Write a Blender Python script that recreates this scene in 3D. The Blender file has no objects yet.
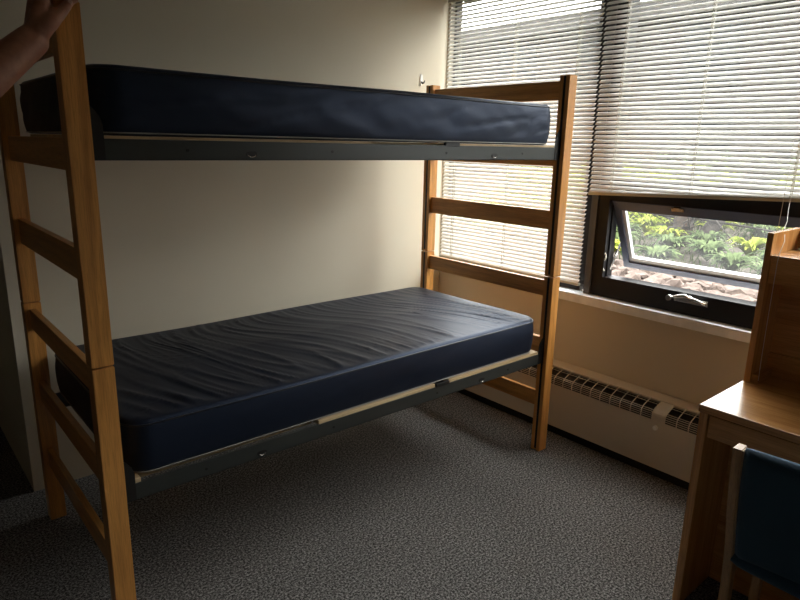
import bpy, bmesh, math, random
from mathutils import Vector, Matrix, noise
random.seed(7)
sc = bpy.context.scene
col = sc.collection
PI = math.pi

# ------------------------------------------------------------------ camera
cam_data = bpy.data.cameras.new('camera')
cam_data.sensor_width = 36.0
cam_data.lens = 624.35 / 800 * 36.0
cam_data.clip_start = 0.05
cam = bpy.data.objects.new('camera', cam_data)
col.objects.link(cam)
_r = Vector((0.75861852, -0.65117745, 0.02158387))
_u = Vector((0.14299821, 0.19872935, 0.96956596))
_f = Vector((0.63564884, 0.73244424, -0.24387697))
M = Matrix((( _r.x, _u.x, -_f.x, -0.4196), (_r.y, _u.y, -_f.y, -2.718), (_r.z, _u.z, -_f.z, 1.5535), (0, 0, 0, 1)))
cam.matrix_world = M
sc.camera = cam

# ------------------------------------------------------------------ light
world = bpy.data.worlds.new('overcast_sky')
sc.world = world
world.use_nodes = True
wn = world.node_tree.nodes
bg = wn['Background']
bg.inputs['Color'].default_value = (1.0, 0.97, 0.95, 1)
bg.inputs['Strength'].default_value = 15
_tc = wn.new('ShaderNodeTexCoord'); _sp = wn.new('ShaderNodeSeparateXYZ'); _mr = wn.new('ShaderNodeMapRange')
_mr.inputs['From Min'].default_value = 0.0; _mr.inputs['From Max'].default_value = 1.0
_mr.inputs['To Min'].default_value = .33; _mr.inputs['To Max'].default_value = 1.0      # overcast sky: zenith about three times the horizon
_cm = wn.new('ShaderNodeMixRGB'); _cm.blend_type = 'MULTIPLY'; _cm.inputs['Fac'].default_value = 1.0
_cm.inputs['Color1'].default_value = (1.0, 0.98, 0.97, 1)
world.node_tree.links.new(_tc.outputs['Generated'], _sp.inputs[0]); world.node_tree.links.new(_sp.outputs['Z'], _mr.inputs['Value'])
world.node_tree.links.new(_mr.outputs[0], _cm.inputs['Color2']); world.node_tree.links.new(_cm.outputs[0], bg.inputs['Color'])
sc.view_settings.view_transform = 'Standard'
sc.view_settings.look = 'None'
sc.view_settings.gamma = 1
sc.view_settings.use_curve_mapping = False
sc.view_settings.exposure = 0.62
try:
    sc.cycles.max_bounces = 10
    sc.cycles.diffuse_bounces = 6
    sc.cycles.transparent_max_bounces = 12
    sc.cycles.sample_clamp_indirect = 8
except Exception:
    pass
for py_, wy_ in ((-0.33, 1.05), (-1.5, 1.1), (-2.7, 1.1)):
    pl = bpy.data.lights.new('window_portal', 'AREA')
    pl.shape = 'RECTANGLE'; pl.size = 1.75; pl.size_y = wy_
    pl.cycles.is_portal = True
    po = bpy.data.objects.new('window_portal', pl)
    col.objects.link(po)
    po.location = (2.80, py_, 1.6)
    po.rotation_euler = (0, PI/2, 0)

# ------------------------------------------------------------------ materials
def lin(c):
    return tuple(((x/255)/12.92 if x/255 <= .04045 else ((x/255+.055)/1.055)**2.4) for x in c) + (1,)
def new_mat(name):
    m = bpy.data.materials.new(name); m.use_nodes = True
    nt = m.node_tree
    return m, nt, nt.nodes['Principled BSDF']
def N(nt, t, **kw):
    n = nt.nodes.new(t)
    for k, v in kw.items():
        if k in n.inputs: n.inputs[k].default_value = v
        else: setattr(n, k, v)
    return n
def simple(name, c, rough=.5, metal=0, var=.06, scale=6, bump=0, bscale=80, spec=.5):
    m, nt, b = new_mat(name)
    tc = N(nt, 'ShaderNodeTexCoord')
    no = N(nt, 'ShaderNodeTexNoise', Scale=scale, Detail=4.0)
    nt.links.new(tc.outputs['Object'], no.inputs['Vector'])
    r = N(nt, 'ShaderNodeValToRGB')
    r.color_ramp.elements[0].position = .3; r.color_ramp.elements[1].position = .7
    r.color_ramp.elements[0].color = tuple(x*(1-var) for x in c[:3])+(1,)
    r.color_ramp.elements[1].color = tuple(min(1, x*(1+var)) for x in c[:3])+(1,)
    nt.links.new(no.outputs['Fac'], r.inputs['Fac'])
    nt.links.new(r.outputs['Color'], b.inputs['Base Color'])
    b.inputs['Roughness'].default_value = rough
    b.inputs['Metallic'].default_value = metal
    b.inputs['Specular IOR Level'].default_value = spec
    if bump:
        n2 = N(nt, 'ShaderNodeTexNoise', Scale=bscale, Detail=3.0)
        nt.links.new(tc.outputs['Object'], n2.inputs['Vector'])
        bp = N(nt, 'ShaderNodeBump', Strength=bump, Distance=.002)
        nt.links.new(n2.outputs['Fac'], bp.inputs['Height'])
        nt.links.new(bp.outputs['Normal'], b.inputs['Normal'])
    return m
def wood(name, axis, c0, c1, rough=.38, k=1.0, coat=.25):
    """oak: fine grain stretched along an axis, slow tone bands"""
    m, nt, b = new_mat(name)
    tc = N(nt, 'ShaderNodeTexCoord')
    mp = N(nt, 'ShaderNodeMapping')
    s = [26*k, 26*k, 26*k]; s['xyz'.index(axis)] = 1.3*k
    mp.inputs['Scale'].default_value = s
    nt.links.new(tc.outputs['Object'], mp.inputs['Vector'])
    n1 = N(nt, 'ShaderNodeTexNoise', Scale=1.0, Detail=3.0, Roughness=.55, Distortion=.8)
    n2 = N(nt, 'ShaderNodeTexNoise', Scale=7.0, Detail=4.0, Roughness=.6)
    nt.links.new(mp.outputs['Vector'], n1.inputs['Vector'])
    mp2 = N(nt, 'ShaderNodeMapping')
    s2 = [60*k]*3; s2['xyz'.index(axis)] = 2.2*k
    mp2.inputs['Scale'].default_value = s2
    nt.links.new(tc.outputs['Object'], mp2.inputs['Vector'])
    nt.links.new(mp2.outputs['Vector'], n2.inputs['Vector'])
    r = N(nt, 'ShaderNodeValToRGB')
    r.color_ramp.elements[0].position = .32; r.color_ramp.elements[0].color = c0
    r.color_ramp.elements[1].position = .68; r.color_ramp.elements[1].color = c1
    nt.links.new(n1.outputs['Fac'], r.inputs['Fac'])
    r2 = N(nt, 'ShaderNodeValToRGB')
    r2.color_ramp.elements[0].position = .35; r2.color_ramp.elements[0].color = (.72, .68, .62, 1)
    r2.color_ramp.elements[1].position = .55; r2.color_ramp.elements[1].color = (1, 1, 1, 1)
    nt.links.new(n2.outputs['Fac'], r2.inputs['Fac'])
    mx = N(nt, 'ShaderNodeMixRGB', blend_type='MULTIPLY'); mx.inputs['Fac'].default_value = .8
    nt.links.new(r.outputs['Color'], mx.inputs['Color1']); nt.links.new(r2.outputs['Color'], mx.inputs['Color2'])
    nt.links.new(mx.outputs['Color'], b.inputs['Base Color'])
    bp = N(nt, 'ShaderNodeBump', Strength=.12, Distance=.001)
    nt.links.new(n2.outputs['Fac'], bp.inputs['Height']); nt.links.new(bp.outputs['Normal'], b.inputs['Normal'])
    b.inputs['Roughness'].default_value = rough
    b.inputs['Coat Weight'].default_value = coat
    b.inputs['Coat Roughness'].default_value = .22
    return m
OA, OB = (.56, .245, .055, 1), (.82, .40, .105, 1)
oak = {a: wood('oak_'+a, a, OA, OB) for a in 'xyz'}
DA, DB = (.54, .25, .075, 1), (.74, .38, .125, 1)
desk_wood = {a: wood('desk_oak_'+a, a, DA, DB, rough=.27, k=.8, coat=.55) for a in 'xyz'}
ply = wood('pale_plywood', 'x', (.55, .40, .22, 1), (.70, .53, .32, 1), rough=.6, coat=0)
chair_wood = wood('chair_beech', 'z', (.40, .22, .085, 1), (.54, .32, .13, 1), rough=.35, coat=.4)
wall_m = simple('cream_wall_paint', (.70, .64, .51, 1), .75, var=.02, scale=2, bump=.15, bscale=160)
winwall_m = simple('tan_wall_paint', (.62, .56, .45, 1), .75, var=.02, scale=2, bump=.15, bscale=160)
room_m = simple('low_bounce_wall_brown', (.36, .32, .26, 1), .8, var=.03, scale=2)  # for the unseen walls, toned dark to cut fill light
ceil_m = simple('ceiling_paint', (.56, .53, .46, 1), .85, var=.02)
mull_m = simple('grey_mullion_paint', (.08, .08, .085, 1), .5, var=.03)
sill_m = simple('grey_stone_sill', (.86, .89, .94, 1), .4, var=.08, scale=20)
black_m = simple('black_window_metal', (.012, .011, .012, 1), .45, var=.1, spec=.25)
sash_m = simple('sash_sky_sheen', (.15, .18, .27, 1), .25, metal=.3, var=.05)  # bluish sky sheen put into the sash's base colour
sashw_m = simple('silver_sash_inner', (.62, .63, .65, 1), .4, metal=.2, var=.04)
base_m = simple('black_base_shade', (.006, .006, .006, 1), .6)
heat_m = simple('cream_enamel', (.66, .60, .50, 1), .45, var=.02)
heatd_m = simple('dark_heater_inside', (.05, .045, .04, 1), .7)
steel_m = simple('grey_green_steel', (.042, .047, .044, 1), .42, metal=.25, var=.06)
bsteel_m = simple('black_steel', (.014, .014, .014, 1), .45, metal=.2)
chrome_m = simple('brushed_metal', (.62, .60, .56, 1), .25, metal=.9, var=.05)
white_m = simple('white_plastic', (.90, .89, .86, 1), .4, var=.02)
cord_m = simple('white_cord', (.72, .70, .62, 1), .6, var=.02)
piping_m = simple('pale_piping', (.30, .29, .26, 1), .35, var=.1)
bpiping_m = simple('dark_piping', (.012, .014, .022, 1), .35)

def fabric(name, c, rough, bscale, bstr, sheen=0.0, tint=None):
    m, nt, b = new_mat(name)
    tc = N(nt, 'ShaderNodeTexCoord')
    n1 = N(nt, 'ShaderNodeTexNoise', Scale=9.0, Detail=3.0)
    nt.links.new(tc.outputs['Object'], n1.inputs['Vector'])
    r = N(nt, 'ShaderNodeValToRGB')
    r.color_ramp.elements[0].color = tuple(x*.85 for x in c[:3])+(1,)
    r.color_ramp.elements[1].color = tuple(x*1.15 for x in c[:3])+(1,)
    nt.links.new(n1.outputs['Fac'], r.inputs['Fac']); nt.links.new(r.outputs['Color'], b.inputs['Base Color'])
    n2 = N(nt, 'ShaderNodeTexNoise', Scale=bscale, Detail=2.0)
    nt.links.new(tc.outputs['Object'], n2.inputs['Vector'])
    bp = N(nt, 'ShaderNodeBump', Strength=bstr, Distance=.002)
    nt.links.new(n2.outputs['Fac'], bp.inputs['Height']); nt.links.new(bp.outputs['Normal'], b.inputs['Normal'])
    b.inputs['Roughness'].default_value = rough
    b.inputs['Sheen Weight'].default_value = sheen
    if tint: b.inputs['Specular Tint'].default_value = tint
    return m
navy_m = fabric('navy_nylon', (.008, .012, .023, 1), .45, 500, .12, 0, (.50, .64, 1, 1))
blue_m = fabric('blue_upholstery', (.016, .060, .115, 1), .85, 900, .5, .15)
shirt_m = fabric('grey_shirt_cotton', (.12, .13, .15, 1), .9, 600, .3)
jean_m = fabric('denim', (.03, .045, .08, 1), .9, 600, .3)

def carpet():
    m, nt, b = new_mat('speckled_grey_carpet')
    tc = N(nt, 'ShaderNodeTexCoord')
    n1 = N(nt, 'ShaderNodeTexNoise', Scale=120.0, Detail=4.0, Roughness=.85)
    n2 = N(nt, 'ShaderNodeTexNoise', Scale=3.0, Detail=3.0)
    v = N(nt, 'ShaderNodeTexVoronoi', Scale=260.0)
    for n in (n1, n2, v): nt.links.new(tc.outputs['Object'], n.inputs['Vector'])
    r = N(nt, 'ShaderNodeValToRGB')
    e = r.color_ramp.elements
    e[0].position = .42; e[0].color = (.022, .020, .019, 1)
    e[1].position = .60; e[1].color = (.40, .385, .37, 1)
    x = e.new(.50); x.color = (.112, .104, .099, 1)
    nt.links.new(n1.outputs['Fac'], r.inputs['Fac'])
    hs = N(nt, 'ShaderNodeMixRGB', blend_type='MULTIPLY'); hs.inputs['Fac'].default_value = .5
    nt.links.new(r.outputs['Color'], hs.inputs['Color1']); 
    r2 = N(nt, 'ShaderNodeValToRGB'); r2.color_ramp.elements[0].color = (.8, .8, .8, 1); r2.color_ramp.elements[0].position = .3; r2.color_ramp.elements[1].position = .7
    nt.links.new(n2.outputs['Fac'], r2.inputs['Fac']); nt.links.new(r2.outputs['Color'], hs.inputs['Color2'])
    nt.links.new(hs.outputs['Color'], b.inputs['Base Color'])
    bp = N(nt, 'ShaderNodeBump', Strength=.3, Distance=.002)
    nt.links.new(v.outputs['Distance'], bp.inputs['Height']); nt.links.new(bp.outputs['Normal'], b.inputs['Normal'])
    b.inputs['Roughness'].default_value = .95
    b.inputs['Specular IOR Level'].default_value = .15
    return m
carpet_m = carpet()

def slat_mat():
    m, nt, b = new_mat('cream_slat_enamel')
    nt.nodes.remove(b)
    out = nt.nodes['Material Output']
    d = N(nt, 'ShaderNodeBsdfDiffuse'); d.inputs['Color'].default_value = (.84, .83, .80, 1)
    t = N(nt, 'ShaderNodeBsdfTranslucent'); t.inputs['Color'].default_value = (.80, .78, .74, 1)
    g = N(nt, 'ShaderNodeBsdfGlossy'); g.inputs['Roughness'].default_value = .35
    a = N(nt, 'ShaderNodeMixShader'); a.inputs['Fac'].default_value = SLAT_T
    c = N(nt, 'ShaderNodeMixShader'); c.inputs['Fac'].default_value = .04
    nt.links.new(d.outputs[0], a.inputs[1]); nt.links.new(t.outputs[0], a.inputs[2])
    nt.links.new(a.outputs[0], c.inputs[1]); nt.links.new(g.outputs[0], c.inputs[2])
    nt.links.new(c.outputs[0], out.inputs['Surface'])
    return m
SLAT_T = .15
slat_m = slat_mat()

def glass(name, haze_film=False):
    m, nt, b = new_mat(name)
    nt.nodes.remove(b)
    out = nt.nodes['Material Output']
    t = N(nt, 'ShaderNodeBsdfTransparent'); t.inputs['Color'].default_value = (.93, .95, .94, 1)
    g = N(nt, 'ShaderNodeBsdfGlossy'); g.inputs['Roughness'].default_value = .02
    lw = N(nt, 'ShaderNodeLayerWeight'); lw.inputs['Blend'].default_value = .5
    pw = N(nt, 'ShaderNodeMath', operation='POWER'); pw.inputs[1].default_value = 5.0
    nt.links.new(lw.outputs['Facing'], pw.inputs[0])
    fr = N(nt, 'ShaderNodeMath', operation='MULTIPLY_ADD'); fr.inputs[1].default_value = .94; fr.inputs[2].default_value = .04
    nt.links.new(pw.outputs[0], fr.inputs[0])
    a = N(nt, 'ShaderNodeMixShader')
    nt.links.new(fr.outputs[0], a.inputs['Fac'])
    nt.links.new(t.outputs[0], a.inputs[1]); nt.links.new(g.outputs[0], a.inputs[2])
    last = a
    if haze_film:   # milky haze over the garden view, mixed into the glass
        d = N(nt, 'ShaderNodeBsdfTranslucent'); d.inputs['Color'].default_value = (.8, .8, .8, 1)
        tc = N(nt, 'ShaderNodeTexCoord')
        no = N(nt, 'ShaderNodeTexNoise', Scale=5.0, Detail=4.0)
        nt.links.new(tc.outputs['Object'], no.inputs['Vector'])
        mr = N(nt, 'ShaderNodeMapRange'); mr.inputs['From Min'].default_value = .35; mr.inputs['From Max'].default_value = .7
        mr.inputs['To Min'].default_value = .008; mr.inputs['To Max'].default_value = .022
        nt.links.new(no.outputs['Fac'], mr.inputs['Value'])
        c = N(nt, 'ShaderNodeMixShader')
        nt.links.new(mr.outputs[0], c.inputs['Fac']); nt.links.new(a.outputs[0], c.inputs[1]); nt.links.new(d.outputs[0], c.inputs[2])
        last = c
    nt.links.new(last.outputs[0], out.inputs['Surface'])
    return m
glass_m = glass('window_glass')
glass_dark = simple('dark_pane', (.004, .005, .006, 1), .25, spec=.15)
dframe_m = simple('dark_window_frame', (.005, .005, .006, 1), .6, spec=.1)
sglass_m = glass('hazy_sash_glass', True)
smear_m = simple('white_smear', (.7, .7, .7, 1), .8)

skin_m, nt, b = new_mat('skin')
tc = N(nt, 'ShaderNodeTexCoord'); no = N(nt, 'ShaderNodeTexNoise', Scale=28.0, Detail=5.0)
nt.links.new(tc.outputs['Object'], no.inputs['Vector'])
r = N(nt, 'ShaderNodeValToRGB'); r.color_ramp.elements[0].position = .3; r.color_ramp.elements[1].position = .75
r.color_ramp.elements[0].color = (.30, .125, .07, 1); r.color_ramp.elements[1].color = (.50, .24, .15, 1)
nt.links.new(no.outputs['Fac'], r.inputs['Fac']); nt.links.new(r.outputs['Color'], b.inputs['Base Color'])
bp = N(nt, 'ShaderNodeBump', Strength=.3, Distance=.002); nt.links.new(no.outputs['Fac'], bp.inputs['Height']); nt.links.new(bp.outputs['Normal'], b.inputs['Normal'])
b.inputs['Roughness'].default_value = .5; b.inputs['Subsurface Weight'].default_value = .08; b.inputs['Subsurface Scale'].default_value = .01
hair_m = simple('brown_hair', (.03, .018, .01, 1), .6, var=.3, scale=60)
shoe_m = simple('black_shoe', (.015, .015, .015, 1), .5)
eye_m = simple('eye_white', (.75, .73, .70, 1), .2, var=.02)
iris_m = simple('iris', (.03, .02, .01, 1), .2)

def leaf_mat(name, c0, c1):
    m, nt, b = new_mat(name)
    nt.nodes.remove(b); out = nt.nodes['Material Output']
    tc = N(nt, 'ShaderNodeTexCoord'); no = N(nt, 'ShaderNodeTexNoise', Scale=6.0, Detail=3.0)
    nt.links.new(tc.outputs['Object'], no.inputs['Vector'])
    r = N(nt, 'ShaderNodeValToRGB'); r.color_ramp.elements[0].position = .35; r.color_ramp.elements[1].position = .65
    r.color_ramp.elements[0].color = c0; r.color_ramp.elements[1].color = c1
    nt.links.new(no.outputs['Fac'], r.inputs['Fac'])
    d = N(nt, 'ShaderNodeBsdfDiffuse'); t = N(nt, 'ShaderNodeBsdfTranslucent')
    nt.links.new(r.outputs['Color'], d.inputs['Color']); nt.links.new(r.outputs['Color'], t.inputs['Color'])
    a = N(nt, 'ShaderNodeMixShader'); a.inputs['Fac'].default_value = .4
    nt.links.new(d.outputs[0], a.inputs[1]); nt.links.new(t.outputs[0], a.inputs[2]); nt.links.new(a.outputs[0], out.inputs['Surface'])
    return m
leaf_dark = leaf_mat('leaf_green', (.030, .048, .020, 1), (.125, .16, .075, 1))
leaf_lime = leaf_mat('leaf_lime', (.10, .135, .02, 1), (.27, .29, .06, 1))
bark_m = simple('grey_bark', (.030, .025, .022, 1), .9, var=.35, scale=14, bump=.8, bscale=30, spec=.08)
twig_m = simple('grey_twig', (.024, .021, .019, 1), .9, var=.3, scale=14, spec=.08)
soil_m = simple('mulch_soil', (.055, .048, .040, 1), .95, var=.4, scale=9, bump=.6, bscale=30, spec=.08)
rock_m = simple('pinkish_stone', (.085, .068, .058, 1), .85, var=.5, scale=8, bump=.5, bscale=30, spec=.08)
conc_m = simple('pale_concrete', (.10, .097, .094, 1), .85, var=.08, scale=3)
grass_m = leaf_mat('grass_blades', (.03, .05, .018, 1), (.055, .08, .03, 1))

# ------------------------------------------------------------------ helpers
def tag(o, label=None, cat=None, group=None, kind=None):
    if label: o['label'] = label
    if cat: o['category'] = cat
    if group: o['group'] = group
    if kind: o['kind'] = kind
    return o
def empty(name, loc, label=None, cat=None, group=None, rz=0, kind=None):
    o = bpy.data.objects.new(name, None); col.objects.link(o)
    o.location = loc; o.rotation_euler = (0, 0, rz); o.empty_display_size = .1
    return tag(o, label, cat, group, kind)
def link(name, me, mats, parent=None, smooth=False, base=(0, 0, 0)):
    """vertices are given in room coordinates; base is the point of the thing they hang from"""
    o = bpy.data.objects.new(name, me); col.objects.link(o)
    if not isinstance(mats, (list, tuple)): mats = [mats]
    for m in mats: me.materials.append(m)
    if parent: 
        o.parent = parent
    if smooth:
        for p in me.polygons: p.use_smooth = True
    return o
class MB:
    """collects shapes in one mesh; room coordinates, shifted by the thing's base"""
    def __init__(s, base=(0, 0, 0)):
        s.bm = bmesh.new(); s.base = Vector(base)
    def box(s, x0, x1, y0, y1, z0, z1, bevel=0, mi=0):
        b2 = bmesh.new()
        bmesh.ops.create_cube(b2, size=1)
        for v in b2.verts:
            v.co = Vector(((x0+x1)/2+v.co.x*(x1-x0), (y0+y1)/2+v.co.y*(y1-y0), (z0+z1)/2+v.co.z*(z1-z0)))
        if bevel:
            bmesh.ops.bevel(b2, geom=b2.edges[:], offset=bevel, segments=2, profile=.6, affect='EDGES')
        s._merge(b2, mi); return s
    def _merge(s, b2, mi=0):
        mp = {}
        for v in b2.verts: mp[v] = s.bm.verts.new(v.co)
        for f in b2.faces:
            nf = s.bm.faces.new([mp[v] for v in f.verts]); nf.material_index = mi; nf.smooth = f.smooth
        b2.free()
    def bar(s, a, b, w, h, up=(0, 0, 1), bevel=0, mi=0):
        a = Vector(a); b = Vector(b); d = (b-a); L = d.length; d.normalize()
        side = d.cross(Vector(up)).normalized(); u = side.cross(d)
        b2 = bmesh.new(); bmesh.ops.create_cube(b2, size=1)
        for v in b2.verts:
            v.co = a + d*(v.co.x+.5)*L + side*v.co.y*w + u*v.co.z*h
        bmesh.ops.recalc_face_normals(b2, faces=b2.faces)
        if bevel: bmesh.ops.bevel(b2, geom=b2.edges[:], offset=bevel, segments=2, affect='EDGES')
        s._merge(b2, mi); return s
    def tube(s, pts, r, n=8, closed=False, mi=0, cap=True):
        pts = [Vector(p) for p in pts]; rings = []
        rr = r if isinstance(r, (list, tuple)) else [r]*len(pts)
        prev = None
        for i, p in enumerate(pts):
            if closed: t = pts[(i+1) % len(pts)]-pts[i-1]
            else: t = pts[min(i+1, len(pts)-1)]-pts[max(i-1, 0)]
            t.normalize()
            if prev is None:
                a = t.orthogonal().normalized()
            else:
                a = (prev - t*prev.dot(t)).normalized()
            prev = a; bb = t.cross(a)
            rings.append([s.bm.verts.new(p+(a*math.cos(2*PI*k/n)+bb*math.sin(2*PI*k/n))*rr[i]) for k in range(n)])
        m = len(rings)
        for i in range(m if closed else m-1):
            A = rings[i]; B = rings[(i+1) % m]
            for k in range(n):
                f = s.bm.faces.new((A[k], A[(k+1) % n], B[(k+1) % n], B[k])); f.smooth = True; f.material_index = mi
        if not closed and cap:
            s.bm.faces.new(rings[0][::-1]).material_index = mi; s.bm.faces.new(rings[-1]).material_index = mi
        return s
    def poly(s, pts2, plane, t0, t1, mi=0, bevel=0):
        """closed outline in a plane ('xz' extruded in y ...) between t0 and t1"""
        def co(p, t):
            return {'xz': (p[0], t, p[1]), 'yz': (t, p[0], p[1]), 'xy': (p[0], p[1], t)}[plane]
        b2 = bmesh.new()
        A = [b2.verts.new(co(p, t0)) for p in pts2]; B = [b2.verts.new(co(p, t1)) for p in pts2]
        n = len(A)
        b2.faces.new(A); b2.faces.new(B[::-1])
        for i in range(n): b2.faces.new((A[i], B[i], B[(i+1) % n], A[(i+1) % n]))
        bmesh.ops.recalc_face_normals(b2, faces=b2.faces)
        if bevel: bmesh.ops.bevel(b2, geom=b2.edges[:], offset=bevel, segments=2, affect='EDGES')
        s._merge(b2, mi); return s
    def cyl(s, c, r, h, axis='z', n=24, mi=0, r2=None):
        b2 = bmesh.new()
        bmesh.ops.create_cone(b2, cap_ends=True, segments=n, radius1=r, radius2=r if r2 is None else r2, depth=h)
        rot = {'z': Matrix(), 'x': Matrix.Rotation(PI/2, 4, 'Y'), 'y': Matrix.Rotation(PI/2, 4, 'X')}[axis]
        bmesh.ops.transform(b2, matrix=Matrix.Translation(c) @ rot, verts=b2.verts)
        for f in b2.faces: f.smooth = len(f.verts) == 4
        s._merge(b2, mi); return s
    def build(s, name, mats, parent=None, recalc=False, kind=None, label=None):
        if recalc: bmesh.ops.recalc_face_normals(s.bm, faces=s.bm.faces)
        me = bpy.data.meshes.new(name)
        for v in s.bm.verts: v.co -= s.base
        s.bm.to_mesh(me); s.bm.free()
        o = link(name, me, mats, parent)
        if not parent: o.location = s.base
        if kind: o['kind'] = kind
        if label: o['label'] = label
        return o

# ------------------------------------------------------------------ room shell
XW = 2.4855; YB = 0.233; ZC = 2.62; YR = -4.1; XL = -1.9
WS, WT = .78, 2.44           # window opening bottom and top
MB().box(XL-.1, 2.62, YR-.1, 1.6, -.1, 0).build('floor', carpet_m, kind='structure')
MB().box(XL-.1, 2.62, YR-.1, 1.6, ZC, ZC+.1).build('ceiling', ceil_m, kind='structure')
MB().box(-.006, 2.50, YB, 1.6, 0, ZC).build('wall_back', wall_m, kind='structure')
MB().box(XL-.1, -.006, 1.5, 1.6, 0, ZC).build('wall_alcove', wall_m, kind='structure')
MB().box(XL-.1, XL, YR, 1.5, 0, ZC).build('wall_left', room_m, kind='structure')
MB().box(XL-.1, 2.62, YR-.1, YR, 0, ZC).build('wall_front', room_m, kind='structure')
w = MB()
w.box(XW, 2.62, YR, YB, 0, WS)
w.box(XW, 2.62, YR, YB, WT, ZC)
w.box(XW, 2.555, .215, YB, WS, WT)
w.box(XW, 2.62, YR, -3.25, WS, WT)
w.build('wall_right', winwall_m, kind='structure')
# baseboard hidden under the heater and a low black base on the window wall
MB().box(XW-.012, XW-.001, YR, -3.36, 0, .09).build('baseboard_right', base_m, kind='structure')
# sill
MB().box(2.440, 2.53, -3.25, .215, .738, .786, bevel=.003).build('trim_1', sill_m, kind='structure')
# mullion posts between window units
mul = MB()
for y0, y1 in ((-.914, -.876), (-2.02, -1.975)):
    mul.box(2.490, 2.615, y0, y1, .786, WT)
mul.build('trim_2', mull_m, kind='structure')

# ------------------------------------------------------------------ windows
def frame_rect(mb, x0, x1, y0, y1, z0, z1, ty, tb, tt):
    mb.box(x0, x1, y0, y0+ty, z0, z1); mb.box(x0, x1, y1-ty, y1, z0, z1)
    mb.box(x0, x1, y0+ty, y1-ty, z0, z0+tb); mb.box(x0, x1, y0+ty, y1-ty, z1-tt, z1)
# window 1: the fixed unit behind the left blind
b0 = (2.55, -.33, .786)
w1 = empty('window_1', b0, kind='structure')
m = MB(b0); m.box(2.52, 2.565, .195, .213, .788, WT); m.box(2.52, 2.59, -.834, .195, .788, .828); m.box(2.52, 2.59, -.834, .195, WT-.04, WT); m.box(2.52, 2.59, -.874, -.834, .828, WT-.04); m.box(2.535, 2.59, -.834, -.795, .828, WT-.04); m.build('window_frame', black_m, w1)
MB(b0).box(2.552, 2.558, -.795, .195, .828, 2.40).build('glass_pane', glass_m, w1)
def awning_unit(name, y0, y1, open_):
    """fixed pane above, awning sash below that swings out at its foot"""
    b0 = (2.55, (y0+y1)/2, .786)
    W = empty(name, b0, kind='structure')
    m = MB(b0)
    frame_rect(m, 2.500, 2.590, y0, y1, .788, WT, .062, .104, .04)
    m.box(2.500, 2.590, y0+.062, y1-.062, 1.292, 1.40)
    # screw heads and stop bead on the jamb
    m.box(2.530, 2.545, y1-.070, y1-.062, .892, 1.292)
    m.build('window_frame', black_m, W)
    MB(b0).box(2.552, 2.558, y0+.062, y1-.062, 1.40, 2.40).build('glass_pane', glass_m, W)
    # sash
    top = Vector((2.520, 0, 1.288)); L = .405
    ang = math.radians(26.5 if open_ else 1.5)
    d = Vector((math.sin(ang), 0, -math.cos(ang))); n = Vector((math.cos(ang), 0, math.sin(ang)))
    def P(a, t, y): v = top + d*a + n*t; return (v.x, y, v.z)
    ya, yb = y0+.068, y1-.068
    def slab(mb, a0, a1, t0, t1, yy0, yy1, mi=0):
        b2 = bmesh.new(); vs = {}
        for i, a in enumerate((a0, a1)):
            for j, t in enumerate((t0, t1)):
                for k, y in enumerate((yy0, yy1)): vs[i, j, k] = b2.verts.new(P(a, t, y))
        for q in (((0,0,0),(0,0,1),(0,1,1),(0,1,0)), ((1,0,0),(1,1,0),(1,1,1),(1,0,1)), ((0,0,0),(1,0,0),(1,0,1),(0,0,1)),
                  ((0,1,0),(0,1,1),(1,1,1),(1,1,0)), ((0,0,0),(0,1,0),(1,1,0),(1,0,0)), ((0,0,1),(1,0,1),(1,1,1),(0,1,1))):
            b2.faces.new([vs[c] for c in q])
        bmesh.ops.recalc_face_normals(b2, faces=b2.faces); mb._merge(b2, mi)
    m = MB(b0)
    slab(m, 0, .050, 0, .035, ya, yb); slab(m, L-.032, L, 0, .035, ya, yb)
    slab(m, .050, L-.032, 0, .035, ya, ya+.034); slab(m, .050, L-.032, 0, .035, yb-.034, yb)
    # raised lip along the head
    slab(m, -.004, .004, -.006, .030, ya, yb)
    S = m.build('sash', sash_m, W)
    m = MB(b0)
    slab(m, .050, L-.032, .010, .032, ya+.034, ya+.052); slab(m, .050, L-.032, .010, .032, yb-.052, yb-.034)
    slab(m, L-.060, L-.032, .010, .032, ya+.052, yb-.052)
    m.build('glazing_bead', sashw_m, S)
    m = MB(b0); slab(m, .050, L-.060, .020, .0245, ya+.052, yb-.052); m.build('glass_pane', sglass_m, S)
    m = MB(b0)
    ym = (ya+yb)/2 + .12
    slab(m, .004, .020, -.012, 0, ym-.03, ym+.03); slab(m, -.004, .008, -.020, -.006, ym-.016, ym+.016)
    m.build('latch_keeper', chrome_m, S)
    # stay arm at each side
    if open_:
        for yy in (y0+.075, y1-.075):
            MB(b0).bar((2.545, yy, .93), P(.25, .0, yy), .006, .014).build('stay_arm', chrome_m, W)
        # weather strip coil hanging at the jamb
        pts = [(2.505, y1-.058-.012*math.sin(t*.9), 1.02+.0-.012*t) for t in range(0, 9)]
        MB(b0).tube(pts, .0045, 6).build('frayed_weather_strip', cord_m, W)
    return W
AW = awning_unit('window_2', -1.975, -.914, True)
awning_unit('window_3', -3.25, -2.02, False)
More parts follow.
